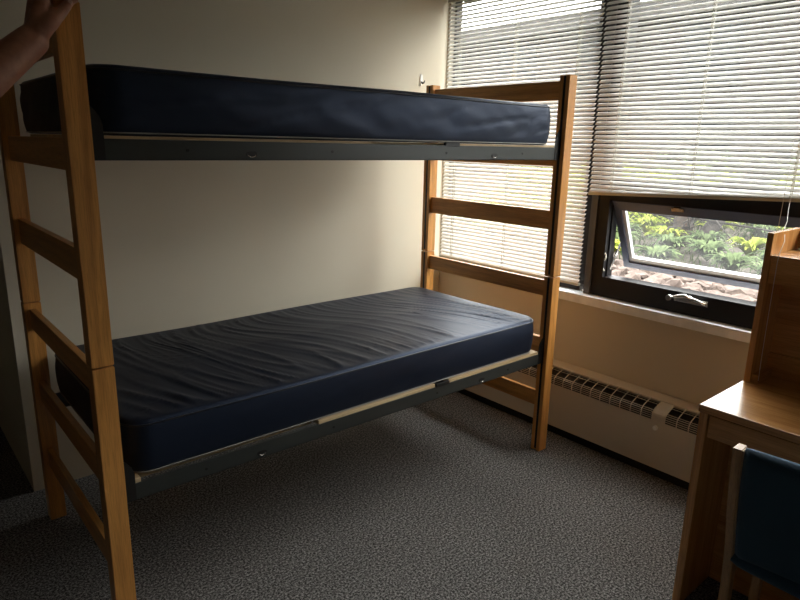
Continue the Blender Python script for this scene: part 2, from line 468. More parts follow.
# crank operator on the frame foot of window 2
cb = Vector((2.55, (-.914-1.975)/2, .786))
m = MB(cb)
m.box(2.492, 2.500, -1.535, -1.375, .846, .872, bevel=.002)
m.cyl((2.488, -1.45, .868), .016, .022, 'x', 20)
CR = m.build('crank_plate', chrome_m, AW)
m = MB(cb)
m.tube([(2.480, -1.45, .872), (2.470, -1.435, .884), (2.462, -1.41, .880), (2.458, -1.375, .868)], [.008, .009, .008, .0065], 10)
m.tube([(2.470, -1.435, .880), (2.474, -1.48, .872), (2.478, -1.53, .860)], [.006, .0075, .007], 10)
m.build('crank_handle', chrome_m, CR)
m = MB(cb); m.cyl((2.452, -1.368, .866), .014, .020, 'x', 18); m.build('crank_knob', chrome_m, CR)

# ------------------------------------------------------------------ blinds
PITCH = .0222
def blind(y0, y1, zb, rise, label, ladders, lift_hang, name='venetian_blind', wand=None):
    """y0 < y1; rise(y) lifts the bottom rail"""
    ztop = 2.405
    x = 2.462
    base = (x, (y0+y1)/2, ztop)
    B = empty(name, base, label, 'window blind', 'cream venetian blinds on the window wall')
    MB(base).box(x-.014, x+.014, y0, y1, ztop-.026, ztop).build('headrail', slat_rail, B)
    n = int((ztop-.03-zb)/PITCH)
    tilt = math.radians(45); hw = .0125
    bm = bmesh.new()
    ny = 30
    for i in range(n):
        zi = ztop-.045-i*PITCH
        j = n-1-i
        rings = []
        for k in range(ny+1):
            y = y1-.004+(y0-y1+.008)*k/ny
            zz = max(zi, zb+rise(y)+.012+j*.0065)
            wob = .0007*math.sin(y*9+i*1.7)
            tl = tilt + .03*math.sin(i*2.3+y*2) 
            if zz > zi+.004: tl = tilt*.45
            row = []
            for q in (-1, -.5, 0, .5, 1):
                # room edge (q=-1) low, crown convex upward
                cx = q*hw*math.cos(tl); cz = q*hw*math.sin(tl)
                cr = .0020*(1-q*q)
                row.append(bm.verts.new((x+cx-cr*math.sin(tl)-base[0], y-base[1], zz+cz+cr*math.cos(tl)+wob-base[2])))
            rings.append(row)
        for k in range(ny):
            for q in range(4):
                f = bm.faces.new((rings[k][q], rings[k][q+1], rings[k+1][q+1], rings[k+1][q])); f.smooth = True
    me = bpy.data.meshes.new('slats'); bm.to_mesh(me); bm.free()
    link('slats', me, slat_m, B)
    # bottom rail
    m = MB(base)
    m.bar((x, y0, zb+rise(y0)), (x, y1, zb+rise(y1)), .024, .014, bevel=.003)
    m.build('bottom_rail', slat_rail, B)
    for ly in ladders:
        m = MB(base)
        zl = zb+rise(ly)
        for dx in (-.0125, .0125):
            m.tube([(x+dx, ly, ztop-.02), (x+dx, ly, zl)], .0009, 5)
        m.tube([(x-.004, ly-.004, ztop-.02), (x-.004, ly-.004, zl)], .0013, 6)
        # knots where the ladder meets each slat
        for i in range(n):
            zi = ztop-.045-i*PITCH
            if zi > zl+.02:
                m.box(x-.0145, x-.011, ly-.0022, ly+.0022, zi-.012, zi-.004)
        m.build('ladder_cord', cord_m, B)
    for pts in lift_hang:
        MB(base).tube(pts, .0010, 6).build('lift_cord', cord_m, B)
    if wand:
        MB(base).tube([(x-.022, wand, ztop-.02), (x-.024, wand, 1.55)], .004, 8).build('tilt_wand', white_m, B)
    return B
slat_rail = simple('cream_rail_enamel', (.55, .52, .44, 1), .4, var=.02)
blind(-.868, .205, .835, lambda y: 0,
      'long venetian blind reaching down to the sill, in the corner behind the bunk bed end', (.10, -.33, -.74), [])
rise = lambda y: max(-.02, (-.88-y)*.043)
cordA = [(2.447, -1.815, 1.60), (2.445, -1.815, 1.36), (2.30, -1.86, 1.330), (2.165, -1.905, 1.305), (2.05, -1.937, 1.296), (1.95, -1.975, 1.258), (1.889, -1.985, 1.220),
         (1.884, -1.985, 1.19), (1.889, -1.984, 1.0), (1.893, -1.984, .85), (1.897, -1.985, .768)]
cordB = [(2.447, -1.790, 1.60), (2.445, -1.790, 1.36), (2.41, -1.798, 1.19), (2.405, -1.80, .99), (2.41, -1.792, .84), (2.42, -1.786, .82), (2.425, -1.775, .86)]
blind(-1.965, -.874, 1.322, rise,
      'raised venetian blind hanging above the open awning window', (-1.0, -1.40, -1.81), [cordA, cordB])
blind(-3.22, -2.03, 1.80, lambda y: 0,
      'venetian blind drawn halfway up over the shut window beside the desk', (-2.2, -2.65, -3.1), [])

# ------------------------------------------------------------------ heater
HX = 2.325; HY0, HY1 = -3.35, .20
base = (2.40, -1.0, 0)
HT = empty('baseboard_heater', base, 'long cream baseboard heater with slotted grille under the window sill', 'heater')
m = MB(base)
m.box(HX, HX+.004, HY0, HY1, .050, .290)                 # front sheet
m.box(HX+.004, XW-.004, HY0, HY0+.004, .042, .345)
m.box(HX+.004, XW-.004, HY1-.004, HY1, .042, .345)
m.build('front_panel', heat_m, HT)
m = MB(base)
m.poly([(2.405, .359), (2.408, .365), (XW-.004, .372), (XW-.004, .368), (2.410, .361)], 'xz', HY0, HY1)
m.build('top_cover', heat_m, HT)
MB(base).box(HX+.022, XW-.006, HY0+.01, HY1-.01, .255, .318).build('heating_core', heatd_m, HT)
MB(base).box(HX+.020, XW-.006, HY0+.005, HY1-.005, 0, .252).build('toe_shade', base_m, HT)  # black block put in for the shadow below the heater
def heat_profile(t):     # 0..1 from front sheet over the shoulder to the top cover
    pts = [(HX+.001, .290), (HX+.001, .322), (HX+.008, .332), (HX+.022, .341), (2.405, .362)]
    L = [0]
    for i in range(4): L.append(L[-1]+math.hypot(pts[i+1][0]-pts[i][0], pts[i+1][1]-pts[i][1]))
    s_ = t*L[-1]
    for i in range(4):
        if s_ <= L[i+1]+1e-9:
            k = (s_-L[i])/(L[i+1]-L[i]); return (pts[i][0]*(1-k)+pts[i+1][0]*k, pts[i][1]*(1-k)+pts[i+1][1]*k)
    return pts[-1]
CELL = .0565
gms = {True: MB(base), False: MB(base)}; pm = MB(base)
y = HY1-.01; k = 0
plain = [(-1.485, -1.420)]
ys = []
yy = -1.420
while yy < HY1-.02: ys.append(yy); yy += CELL
segs = [(a, min(a+CELL, HY1-.01)) for a in ys]
yy = -1.485
while yy > HY0+.03:
    lo = max(yy-CELL, HY0+.01); segs.append((lo, yy)); yy -= CELL
for a, b in segs:
    gm = gms[a > -1.46]
    for t in [i/9 for i in range(6)]:
        p = heat_profile(t*.75)
        gm.box(p[0]-.001, p[0]+.0012, a, b, p[1]-.0012, p[1]+.0012)
    p = heat_profile(.78); gm.box(p[0]-.0015, p[0]+.0015, a, b, p[1]-.001, p[1]+.001)
    for e in (a,):
        pr = [heat_profile(i/10) for i in range(11)]
        gm.tube([(p[0]-.001, e, p[1]+.001) for p in pr], .0024, 6)
pr = [heat_profile(i/10) for i in range(11)]
pm_pts = [(p[0], p[1]) for p in pr]+[(p[0]+.004, p[1]-.004) for p in reversed(pr)]
pm.poly(pm_pts, 'xz', -1.485, -1.420)
for gm in gms.values(): gm.build('grille', heat_m, HT)
pm.build('grille_plate', heat_m, HT)
m = MB(base); m.cyl((HX-.006, -1.447, .258), .011, .014, 'x', 18); m.cyl((HX-.014, -1.447, .258), .006, .008, 'x', 14)
m.build('valve_knob', white_m, HT)

# ------------------------------------------------------------------ bunk bed
TX, TY, BW, BL = .0588, .0542, .9529, 2.04
J, H = .9313, 1.870
XR = TX+BL
base = (1.08, -.476, 0)
BED = empty('bunk_bed', base, 'oak bunk bed with ladder-style ends and dark steel side rails', 'bunk bed')
def post(x0, y0, z0, z1, groove, chips):
    """square oak post; groove = -1/+1 for the face (x) that carries the dark hook channel, 0 none"""
    g = .007; w = .013
    x1, y1 = x0+TX, y0+TY; yc = (y0+y1)/2
    if groove < 0:
        pts = [(x0, y0), (x1, y0), (x1, y1), (x0, y1), (x0, yc+w/2), (x0+g, yc+w/2), (x0+g, yc-w/2), (x0, yc-w/2)]
    else:
        pts = [(x0, y0), (x1, y0), (x1, yc-w/2), (x1-g, yc-w/2), (x1-g, yc+w/2), (x1, yc+w/2), (x1, y1), (x0, y1)]
    m = MB(base); m.poly(pts, 'xy', z0, z1, bevel=.0018)
    P = m.build('post', oak['z'], BED, recalc=True)
    m = MB(base)
    if groove < 0: m.box(x0+.0015, x0+g, yc-w/2, yc+w/2, z0+.01, z1-.004)
    else: m.box(x1-g, x1-.0015, yc-w/2, yc+w/2, z0+.01, z1-.004)
    m.build('hook_channel', bsteel_m, P)
    return P
for xx, gs in ((0, 1), (XR, -1)):
    for yy in (-BW, -TY):
        post(xx, yy, 0, J-.0022, gs, 0); post(xx, yy, J+.0022, H, gs, 0)
    for z0, z1 in ((.2393, .3198), (.530, .6116), (.8276, .9067), (1.1605, 1.252), (1.4621, 1.548), (1.7616, 1.8473)):
        m = MB(base)
        xa = xx+.018
        m.box(xa, xa+.022, -BW+TY-.004, -TY+.004, z0, z1, bevel=.002)
        m.build('rung', oak['y'], BED)
# steel side rails (angle section) with end brackets, slots and clips
def side_rail(yf, z0, z1, front):
    s = 1 if front else -1          # flange points to the mattress side
    m = MB(base)
    m.box(TX+.001, XR-.001, min(yf, yf+s*.003), max(yf, yf+s*.003), z0, z1, bevel=.0008)
    m.box(TX+.004, XR-.004, min(yf, yf+s*.038), max(yf, yf+s*.038), z0, z0+.003)
    m.box(TX+.038, XR-.038, min(yf+s*.003, yf+s*.010), max(yf+s*.003, yf+s*.010), z1-.003, z1)
    R = m.build('side_rail', steel_m, BED)
    # end bracket plates, curved shoulders
    for sx, xe in ((1, TX+.0005), (-1, XR-.0005)):
        m = MB(base)
        pts = [(xe, z0), (xe+sx*.034, z0), (xe+sx*.034, z1+.035*front), (xe+sx*.028, z1+.055*front), (xe+sx*.014, z1+.075*front), (xe, z1+.085*front)] if front else [(xe, z0), (xe+sx*.034, z0), (xe+sx*.034, z1), (xe, z1)]
        t0 = yf-s*.0015; m.poly(pts, 'xz', min(t0, yf+s*.0025), max(t0, yf+s*.0025))
        m.build('rail_bracket', bsteel_m, R)
    yo = yf-s*.0006
    for hx in (.317, .818, 1.36, 1.83):
        MB(base).cyl((hx, yo, z1-.028), .0045, .0025, 'y', 12).build('bolt_hole', base_m, R)
    for hx in (.518, 1.644):
        pts = [(hx-.009+.009*math.cos(a), z0+.018+.009*math.sin(a)) for a in [PI/2+PI*i/10 for i in range(11)]]
        pts += [(hx+.009+.009*math.cos(a), z0+.018+.009*math.sin(a)) for a in [-PI/2+PI*i/10 for i in range(11)]]
        MB(base).poly(pts, 'xz', yo-.00125, yo+.00125).build('rail_slot', base_m, R)
        if front:
            MB(base).tube([(hx+.012*math.cos(a), yo-s*.002, z0+.016+.006*math.sin(a)) for a in [PI+PI*i/8 for i in range(9)]], .0018, 6).build('slot_lip', chrome_m, R)
    m = MB(base)
    m.box(1.353, 1.432, min(yf-s*.002, yf+s*.012), max(yf-s*.002, yf+s*.012), z1-.004, z1+.012, bevel=.002)
    m.build('deck_clip', bsteel_m, R)
for z0, z1 in ((1.4916, 1.5479), (.4848, .5383)):
    side_rail(-BW+.026, z0, z1, True)
    side_rail(-.026, z0, z1, False)
    # plywood deck boards resting inside the rails, seen as a pale strip
    upper = z0 > 1
    for xa, xb, low in (((TX+.036, .985, 0), (.990, 1.350, 1), (1.435, XR-.036, 0)) if upper else ((TX+.036, .112, 0), (.115, .750, 1), (.755, 1.350, 0), (1.435, XR-.036, 0))):
        if low:
            MB(base).box(xa, xb, -BW+.075, -.040, z1-.012, z1+.004).build('deck_board', ply, BED)
        else:
            MB(base).box(xa, xb, -BW+.030, -.030, z1-(.006 if upper else .002), z1+(.008 if upper else .013), bevel=.0015).build('deck_board', ply, BED)

# ------------------------------------------------------------------ mattresses
def mattress(name, x0, x1, y0, y1, z0, z1, label, wr_top, wr_side, seed, piping=True):
    base = ((x0+x1)/2, (y0+y1)/2, z0)
    hx, hy = (x1-x0)/2, (y1-y0)/2
    R = .075
    # outline of a rounded rectangle, counter-clockwise
    out = []
    def arc(cx, cy, a0):
        for i in range(14): 
            a = a0+PI/2*i/14; out.append((cx+R*math.cos(a), cy+R*math.sin(a), math.cos(a), math.sin(a)))
    def seg(p, q, nx, ny, n):
        for i in range(n): out.append((p[0]+(q[0]-p[0])*i/n, p[1]+(q[1]-p[1])*i/n, nx, ny))
    arc(hx-R, hy-R, 0); seg((hx-R, hy), (-hx+R, hy), 0, 1, 190)
    arc(-hx+R, hy-R, PI/2); seg((-hx, hy-R), (-hx, -hy+R), -1, 0, 80)
    arc(-hx+R, -hy+R, PI); seg((-hx+R, -hy), (hx-R, -hy), 0, -1, 190)
    arc(hx-R, -hy+R, 1.5*PI); seg((hx, -hy+R), (hx, hy-R), 1, 0, 80)
    T = z1-z0
    bm = bmesh.new(); rings = []
    r = .016
    prof = []                       # (inset, z)
    for i in range(5): prof.append((r*(1-math.sin(PI/2*i/4)), r*(1-math.cos(PI/2*i/4))))
    for i in range(1, 14): prof.append((0, r+(T-2*r)*i/14))
    for i in range(5): prof.append((r*(1-math.cos(PI/2*i/4)), T-r+r*math.sin(PI/2*i/4)))
    def wrinkle_top(x, y):
        # folds running across the bed, bent, strongest where the cover is slack
        yy = (y+hy)/(2*hy)
        u = x*6.2 + .9*math.sin(yy*2.6+seed) + 1.1*noise.noise(Vector((x*1.7, yy*1.3, seed)))
        n1 = noise.noise(Vector((u*2.1, yy*1.1, seed+3.1)))
        n2 = noise.noise(Vector((u*5.2, yy*2.0, seed+8.7)))
        fold = (1-abs(n1)*2.2); fold = max(0, fold)**4
        f2 = max(0, 1-abs(n2)*2.6)**3
        edge = min(1, (hx-abs(x))/.10, (hy-abs(y))/.05)
        m_ = .35+.65*max(0, min(1, noise.noise(Vector((x*1.1, yy*1.5, seed+20)))*1.6+.6))
        return wr_top*max(0, edge)*(fold*.9*m_+f2*.45*m_) 
    def wrinkle_side(x, y, t):
        s_ = x if abs(y) > hy*.97 else y
        n1 = noise.noise(Vector((s_*5+1.5*t, t*1.6, seed+40)))
        n2 = noise.noise(Vector((s_*13+3*t, t*2.5, seed+50)))
        n3 = max(0, 1-abs(noise.noise(Vector((s_*3.1-2.2*t, t*1.2, seed+60))))*3)**3
        return wr_side*(n1*.8+n2*.35-n3*.8)*math.sin(PI*min(1, max(0, t)))
    NIN = 46
    for ins, z in prof:
        row = []
        t = z/T
        bulge = .010*math.sin(PI*t)
        for (px, py, nx, ny) in out:
            d = bulge-ins + wrinkle_side(px, py, t)
            sag = .006*noise.noise(Vector((px*1.3, py*2, seed+70)))*t
            row.append(bm.verts.new((px+nx*d, py+ny*d, z+sag)))
        rings.append(row)
    # top: shrink the outline towards the mid line in steps
    core = hx-hy*.0-.02
    for i in range(1, NIN+1):
        k = 1-(1-i/NIN)**1.0
        row = []
        for (px, py, nx, ny) in out:
            qx, qy = px-nx*r, py-ny*r
            tx_ = max(-(hx-hy), min(hx-hy, qx)); ty_ = 0
            X = qx+(tx_-qx)*k; Y = qy+(ty_-qy)*k
            crown = .008*(1-abs(Y)/hy)
            z = T+crown*k + wrinkle_top(X, Y) + .006*noise.noise(Vector((X*1.3, Y*2, seed+70)))
            row.append(bm.verts.new((X, Y, z)))
        rings.append(row)
    n = len(out)
    for i in range(len(rings)-1):
        A, B = rings[i], rings[i+1]
        for k in range(n):
            f = bm.faces.new((A[k], A[(k+1) % n], B[(k+1) % n], B[k])); f.smooth = True
    bm.faces.new(rings[0][::-1])
    bmesh.ops.remove_doubles(bm, verts=rings[-1], dist=.0008)
    me = bpy.data.meshes.new('mattress_cover'); bm.to_mesh(me); bm.free()
    A = bpy.data.objects.new(name, None); col.objects.link(A); A.location = base; tag(A, label, 'mattress')
    link('cover', me, navy_m, A)
    if piping:
        for zz, mat_, off, nm in ((T-.013, bpiping_m, .0035, 'top_piping'), (.006, piping_m, .001, 'bottom_piping')):
            pts = []
            for (px, py, nx, ny) in out:
                sag = .006*noise.noise(Vector((px*1.3, py*2, seed+70)))*(zz/T)
                pts.append((base[0]+px+nx*off, base[1]+py+ny*off, base[2]+zz+sag))
            MB(base).tube(pts, .0028 if zz > .05 else .0022, 6, closed=True).build(nm, mat_, A)
    return A
mattress('mattress', .075, 2.035, -.935, -.015, 1.5575, 1.735, 'navy mattress on the upper bunk, next to the white wall hook', .004, .0065, 1.3)
mattress('mattress', .085, 2.058, -.915, -.012, .552, .724, 'navy mattress with creased top on the lower bunk', .0085, .002, 5.7)

# ------------------------------------------------------------------ wall hook
hb = (2.27, YB-.001, 1.926)
hk = empty('wall_hook', hb, 'small white adhesive hook on the back wall above the mattress end', 'hook')
m = MB(hb)
pts = [(2.27+.011*math.cos(a), 1.926+.034*math.sin(a)) for a in [2*PI*i/20 for i in range(20)]]
m.poly(pts, 'xz', YB-.006, YB-.001, bevel=.001); m.build('back_plate', white_m, hk)
m = MB(hb)
m.tube([(2.27, YB-.006, 1.915), (2.27, YB-.016, 1.905), (2.272, YB-.026, 1.908), (2.275, YB-.030, 1.922)], [.004, .004, .0038, .003], 8)
m.build('hook_arm', bsteel_m, hk)

# ------------------------------------------------------------------ desk
DX0, DX1, DY1, DY0, DZ = 1.560, 2.180, -1.932, -3.05, .752
base = (1.87, -2.49, 0)
D = empty('desk', base, 'varnished oak desk with a thin drawer, end on to the window wall', 'desk')
MB(base).box(DX0, DX1, DY0, DY1, DZ-.026, DZ, bevel=.003).build('desk_top', desk_wood['y'], D)
for y0 in (DY1-.030, DY0+.002):
    MB(base).box(DX0+.004, DX1-.005, y0, y0+.026, 0, DZ-.027, bevel=.002).build('side_panel', desk_wood['z'], D)
MB(base).box(1.80, 1.818, DY0+.030, DY1-.032, .001, DZ-.028).build('modesty_panel', desk_wood['y'], D)
dr = MB(base).box(DX0+.010, DX0+.028, -2.600, DY1-.034, DZ-.108, DZ-.032, bevel=.002).build('drawer', desk_wood['y'], D)
MB(base).box(DX0+.029, 1.79, -2.590, DY1-.044, DZ-.100, DZ-.040).build('drawer_box', ply, dr)
MB(base).box(DX0+.006, 1.79, -2.625, -2.605, 0, DZ-.028, bevel=.002).build('pedestal_panel', desk_wood['z'], D)
for i in range(3):
    dd = MB(base).box(DX0+.010, DX0+.028, -3.018, -2.630, .05+i*.225, .05+i*.225+.215, bevel=.002).build('drawer', desk_wood['y'], D)
    MB(base).bar((DX0-.008, -2.90, .20+i*.225), (DX0-.008, -2.75, .20+i*.225), .012, .012).box(DX0-.008, DX0+.010, -2.90, -2.89, .195+i*.225, .205+i*.225).box(DX0-.008, DX0+.010, -2.76, -2.75, .195+i*.225, .205+i*.225).build('handle', chrome_m, dd)

# ------------------------------------------------------------------ hutch on the desk
HB0, HB1, HZ0, HZ1 = 1.893, 2.165, DZ+.0005, 1.287
base = (2.03, -2.49, HZ0)
HU = empty('desk_hutch', base, 'oak shelf unit standing on the back of the desk', 'shelf unit')
for y0 in (DY1-.026, DY0+.004):
    MB(base).box(HB0, HB1, y0, y0+.020, HZ0, HZ1, bevel=.002).build('side_panel', desk_wood['z'], HU)
MB(base).box(HB0+.004, 2.145, DY0+.025, DY1-.027, 1.192, 1.212, bevel=.0015).build('shelf', desk_wood['y'], HU)
MB(base).box(HB0+.012, HB0+.028, DY0+.025, DY1-.027, 1.115, 1.1915).build('shelf_apron', desk_wood['y'], HU)
MB(base).box(2.146, 2.158, DY0+.025, DY1-.027, 1.213, HZ1-.004).build('back_panel', desk_wood['y'], HU)
MB(base).box(2.050, 2.060, DY0+.025, DY1-.027, HZ0+.001, 1.1915).build('back_panel', desk_wood['y'], HU)
MB(base).box(2.034, 2.0495, DY0+.025, DY1-.027, HZ0, HZ0+.085, bevel=.0015).build('back_rail', desk_wood['y'], HU)
for ya in (DY1-.027-.022, DY0+.025):
    MB(base).box(HB0+.012, 2.033, ya, ya+.022, HZ0, HZ0+.030, bevel=.0015).build('side_cleat', desk_wood['x'], HU)

# ------------------------------------------------------------------ chair
CX, CY = 1.225, -2.41
base = (CX+.2, CY, 0)
CH = empty('desk_chair', base, 'wooden desk chair with blue padded back, pushed up to the desk', 'chair')
def ribbon(path, thick, y0, y1, m):
    """rectangular-section member following a path in the xz plane"""
    P = [Vector((p[0], p[1])) for p in path]; n = len(P); L, Rr = [], []
    for i in range(n):
        t = (P[min(i+1, n-1)]-P[max(i-1, 0)]).normalized(); nn = Vector((-t.y, t.x))
        L.append(P[i]+nn*thick/2); Rr.append(P[i]-nn*thick/2)
    b2 = bmesh.new(); rows = []
    for i in range(n):
        rows.append([b2.verts.new((q.x, yy, q.y)) for q, yy in ((L[i], y0), (L[i], y1), (Rr[i], y1), (Rr[i], y0))])
    for i in range(n-1):
        for k in range(4): b2.faces.new((rows[i][k], rows[i][(k+1) % 4], rows[i+1][(k+1) % 4], rows[i+1][k]))
    b2.faces.new(rows[0]); b2.faces.new(rows[-1][::-1])
    bmesh.ops.recalc_face_normals(b2, faces=b2.faces)
    ed = [e for e in b2.edges if abs((e.verts[0].co-e.verts[1].co).y) < 1e-6]
    bmesh.ops.bevel(b2, geom=ed, offset=.003, segments=2, affect='EDGES')
    m._merge(b2)
def smooth_path(ctrl, n=8):
    out = []
    c = [Vector(p) for p in ctrl]
    for i in range(len(c)-1):
        p0 = c[max(i-1, 0)]; p1 = c[i]; p2 = c[i+1]; p3 = c[min(i+2, len(c)-1)]
        for k in range(n):
            t = k/n
            out.append(.5*((2*p1)+(p2-p0)*t+(2*p0-5*p1+4*p2-p3)*t*t+(-p0+3*p1-3*p2+p3)*t**3))
    out.append(c[-1]); return out
for side, (ya, yb) in ((1, (-2.190, -2.165)), (-1, (-2.664, -2.639))):
    m = MB(base)
    path = smooth_path([(1.240, .802), (1.247, .72), (1.270, .60), (1.303, .46), (1.318, .30), (1.300, .15), (1.265, .012)])
    ribbon(path, .034, ya, yb, m); m.build('back_post', chair_wood, CH)
    m = MB(base); ribbon(smooth_path([(1.640, .415), (1.600, .30), (1.590, .15), (1.625, .012)]), .030, ya, yb, m); m.build('front_leg', chair_wood, CH)
    m = MB(base); ribbon([(1.315, .405), (1.45, .412), (1.645, .425)], .036, ya, yb, m); m.build('seat_rail', chair_wood, CH)
    m = MB(base); ribbon([(1.20, .0145), (1.45, .012), (1.66, .0145)], .024, ya+.002, yb-.002, m); m.build('runner', chair_wood, CH)
MB(base).tube([(1.45, -2.639, .395), (1.45, -2.189, .395)], .010, 12).build('cross_bar', chrome_m, CH)
MB(base).tube([(1.50, -2.639, .030), (1.50, -2.189, .030)], .009, 12).build('cross_bar', chrome_m, CH)
def pad(mb, cx_of, y0, y1, n_u, half_t, along):
    """upholstered slab: along = list of (centre x, centre z) ; thickness half_t; rounded"""
    P = [Vector(p) for p in along]; n = len(P)
    ny = 30
    grid = {}
    for i in range(n):
        t = (P[min(i+1, n-1)]-P[max(i-1, 0)]).normalized(); nn = Vector((-t.y, t.x))
        for j in range(ny+1):
            v = j/ny; y = y0+(y1-y0)*v
            eu = min(i/(n-1), 1-i/(n-1))*(n-1)/2.2; ev = min(v, 1-v)*(y1-y0)/.018
            e = min(1, eu); f = min(1, ev)
            th = half_t*(.25+.75*math.sqrt(max(0, 1-(1-e)**2)))*(.25+.75*math.sqrt(max(0, 1-(1-f)**2)))
            cu = .012*math.cos((v-.5)*PI)      # hollow back
            for s_ in (1, -1):
                q = P[i]+nn*th*s_
                grid[i, j, s_] = mb.bm.verts.new((q.x+cu*cx_of, y, q.y - (cu*(1-cx_of)*.5)))
    B = mb.bm
    for i in range(n-1):
        for j in range(ny):
            for s_ in (1, -1):
                q = (grid[i, j, s_], grid[i+1, j, s_], grid[i+1, j+1, s_], grid[i, j+1, s_])
                f = B.faces.new(q if s_ == 1 else q[::-1]); f.smooth = True
    for j in range(ny):
        for i in (0, n-1):
            B.faces.new((grid[i, j, 1], grid[i, j+1, 1], grid[i, j+1, -1], grid[i, j, -1])).smooth = True
    for i in range(n-1):
        for j in (0, ny):
            B.faces.new((grid[i, j, 1], grid[i+1, j, 1], grid[i+1, j, -1], grid[i, j, -1])).smooth = True
m = MB(base)
pad(m, 1, -2.638, -2.192, 0, .024, [(1.300-.062*math.sin((z-.45)/.35*1.45), z) for z in [.455+.35*i/22 for i in range(23)]])
m.build('backrest', blue_m, CH, recalc=True)
m = MB(base)
pad(m, 0, -2.638, -2.190, 0, .028, [(1.270+.40*i/22, .455+.016*(i/22)) for i in range(23)])
m.build('seat', blue_m, CH, recalc=True)
# seam line along the top of the back
m = MB(base)
m.tube([(1.2255+.012*math.cos((v/20-.5)*PI)-.006, -2.186-.456*v/20, .783) for v in range(1, 20)], .0012, 5)
m.build('seam', bpiping_m, CH)

# ------------------------------------------------------------------ person reaching in from the left
def capsules_to_mesh(name, caps, voxel, smooth_it, mat, parent, loc):
    """caps: (a, ra, b, rb) tapered links, all fused into one continuous skin"""
    bm = bmesh.new()
    def sph(c, r):
        bmesh.ops.create_icosphere(bm, subdivisions=3, radius=r, matrix=Matrix.Translation(c))
    for a, ra, b, rb in caps:
        a = Vector(a); b = Vector(b); d = b-a
        sph(a, ra); sph(b, rb)
        L = d.length
        if L < 1e-5: continue
        # tangent-corrected cone between the two spheres
        sn = max(-.95, min(.95, (ra-rb)/L)); cs = math.sqrt(1-sn*sn); dn = d.normalized()
        c0 = a+dn*ra*sn; c1 = b+dn*rb*sn
        rot = dn.to_track_quat('Z', 'Y').to_matrix().to_4x4()
        mid = (c0+c1)/2
        bmesh.ops.create_cone(bm, cap_ends=True, segments=28, radius1=ra*cs, radius2=rb*cs, depth=(c1-c0).length,
                              matrix=Matrix.Translation(mid) @ rot)
    for v in bm.verts: v.co -= Vector(loc)
    me = bpy.data.meshes.new(name); bm.to_mesh(me); bm.free()
    tmp = bpy.data.objects.new('tmp', me); col.objects.link(tmp)
    rm = tmp.modifiers.new('r', 'REMESH'); rm.mode = 'VOXEL'; rm.voxel_size = voxel; rm.use_smooth_shade = True
    sm = tmp.modifiers.new('s', 'SMOOTH'); sm.factor = .5; sm.iterations = smooth_it
    dg = bpy.context.evaluated_depsgraph_get()
    ev = tmp.evaluated_get(dg)
    me2 = bpy.data.meshes.new_from_object(ev, depsgraph=dg)
    me2.name = name
    bpy.data.objects.remove(tmp); bpy.data.meshes.remove(me)
    o = link(name, me2, mat, parent)
    for p in me2.polygons: p.use_smooth = True
    return o
pb = Vector((-.62, -1.13, 0))
PE = empty('person', pb, 'person in a grey shirt standing at the left, bare arm raised, gripping the bed post', 'person')
def X(x, y, z): return (pb.x+x, pb.y+y, z)
c = []
# torso (faces +x), hips, legs
for yy in (-.075, .075):
    c += [(X(0, yy, 1.00), .105, X(.01, yy*1.0, 1.20), .115), (X(.01, yy, 1.20), .115, X(.0, yy*1.1, 1.38), .110)]
    c += [(X(0, yy*1.1, .92), .100, X(.01, yy*1.25, .50), .062), (X(.01, yy*1.25, .50), .060, X(-.015, yy*1.3, .33), .058), (X(-.015, yy*1.3, .33), .056, X(-.01, yy*1.3, .09), .038)]
    c += [(X(-.03, yy*1.3, .045), .036, X(.14, yy*1.5, .030), .028)]
c += [(X(0, -.19, 1.46), .052, X(0, .165, 1.47), .055), (X(0, 0, 1.36), .11, X(0, 0, 1.44), .08)]
c += [(X(-.005, 0, 1.48), .058, X(.012, 0, 1.58), .055)]
# head
c += [(X(.005, 0, 1.70), .088, X(.015, 0, 1.655), .080), (X(.03, 0, 1.63), .065, X(.062, 0, 1.585), .036), (X(.085, 0, 1.675), .010, X(.108, 0, 1.648), .013),
      (X(.080, 0, 1.612), .016, X(.082, 0, 1.605), .016), (X(.01, -.086, 1.675), .017, X(.0, -.090, 1.645), .012), (X(.01, .086, 1.675), .017, X(.0, .090, 1.645), .012)]
# right arm hanging
c += [(X(0, -.20, 1.45), .052, X(-.02, -.245, 1.16), .041), (X(-.02, -.245, 1.16), .042, X(.05, -.25, .93), .027)]
c += [(X(.055, -.25, .915), .026, X(.075, -.245, .85), .026)]
for i in range(4):
    y_ = -.272+.018*i; L_ = (.058, .070, .075, .066)[i]
    c += [(X(.080+.002*i, y_, .845), .0095, X(.094, y_, .845-L_*.55), .0085), (X(.094, y_, .845-L_*.55), .0085, X(.082, y_+.004, .845-L_), .0075)]
c += [(X(.085, -.235, .885), .012, X(.108, -.228, .85), .010), (X(.108, -.228, .85), .010, X(.112, -.235, .822), .008)]
# left arm up to the post
sh = X(.02, .185, 1.46); el = (-.262, -1.035, 1.585); wr = (-.056, -.962, 1.768)
c += [(sh, .056, (-.42, -1.0, 1.515), .050), ((-.42, -1.0, 1.515), .050, el, .043)]
c += [(el, .043, (-.185, -1.005, 1.655), .045), ((-.185, -1.005, 1.655), .046, wr, .036)]
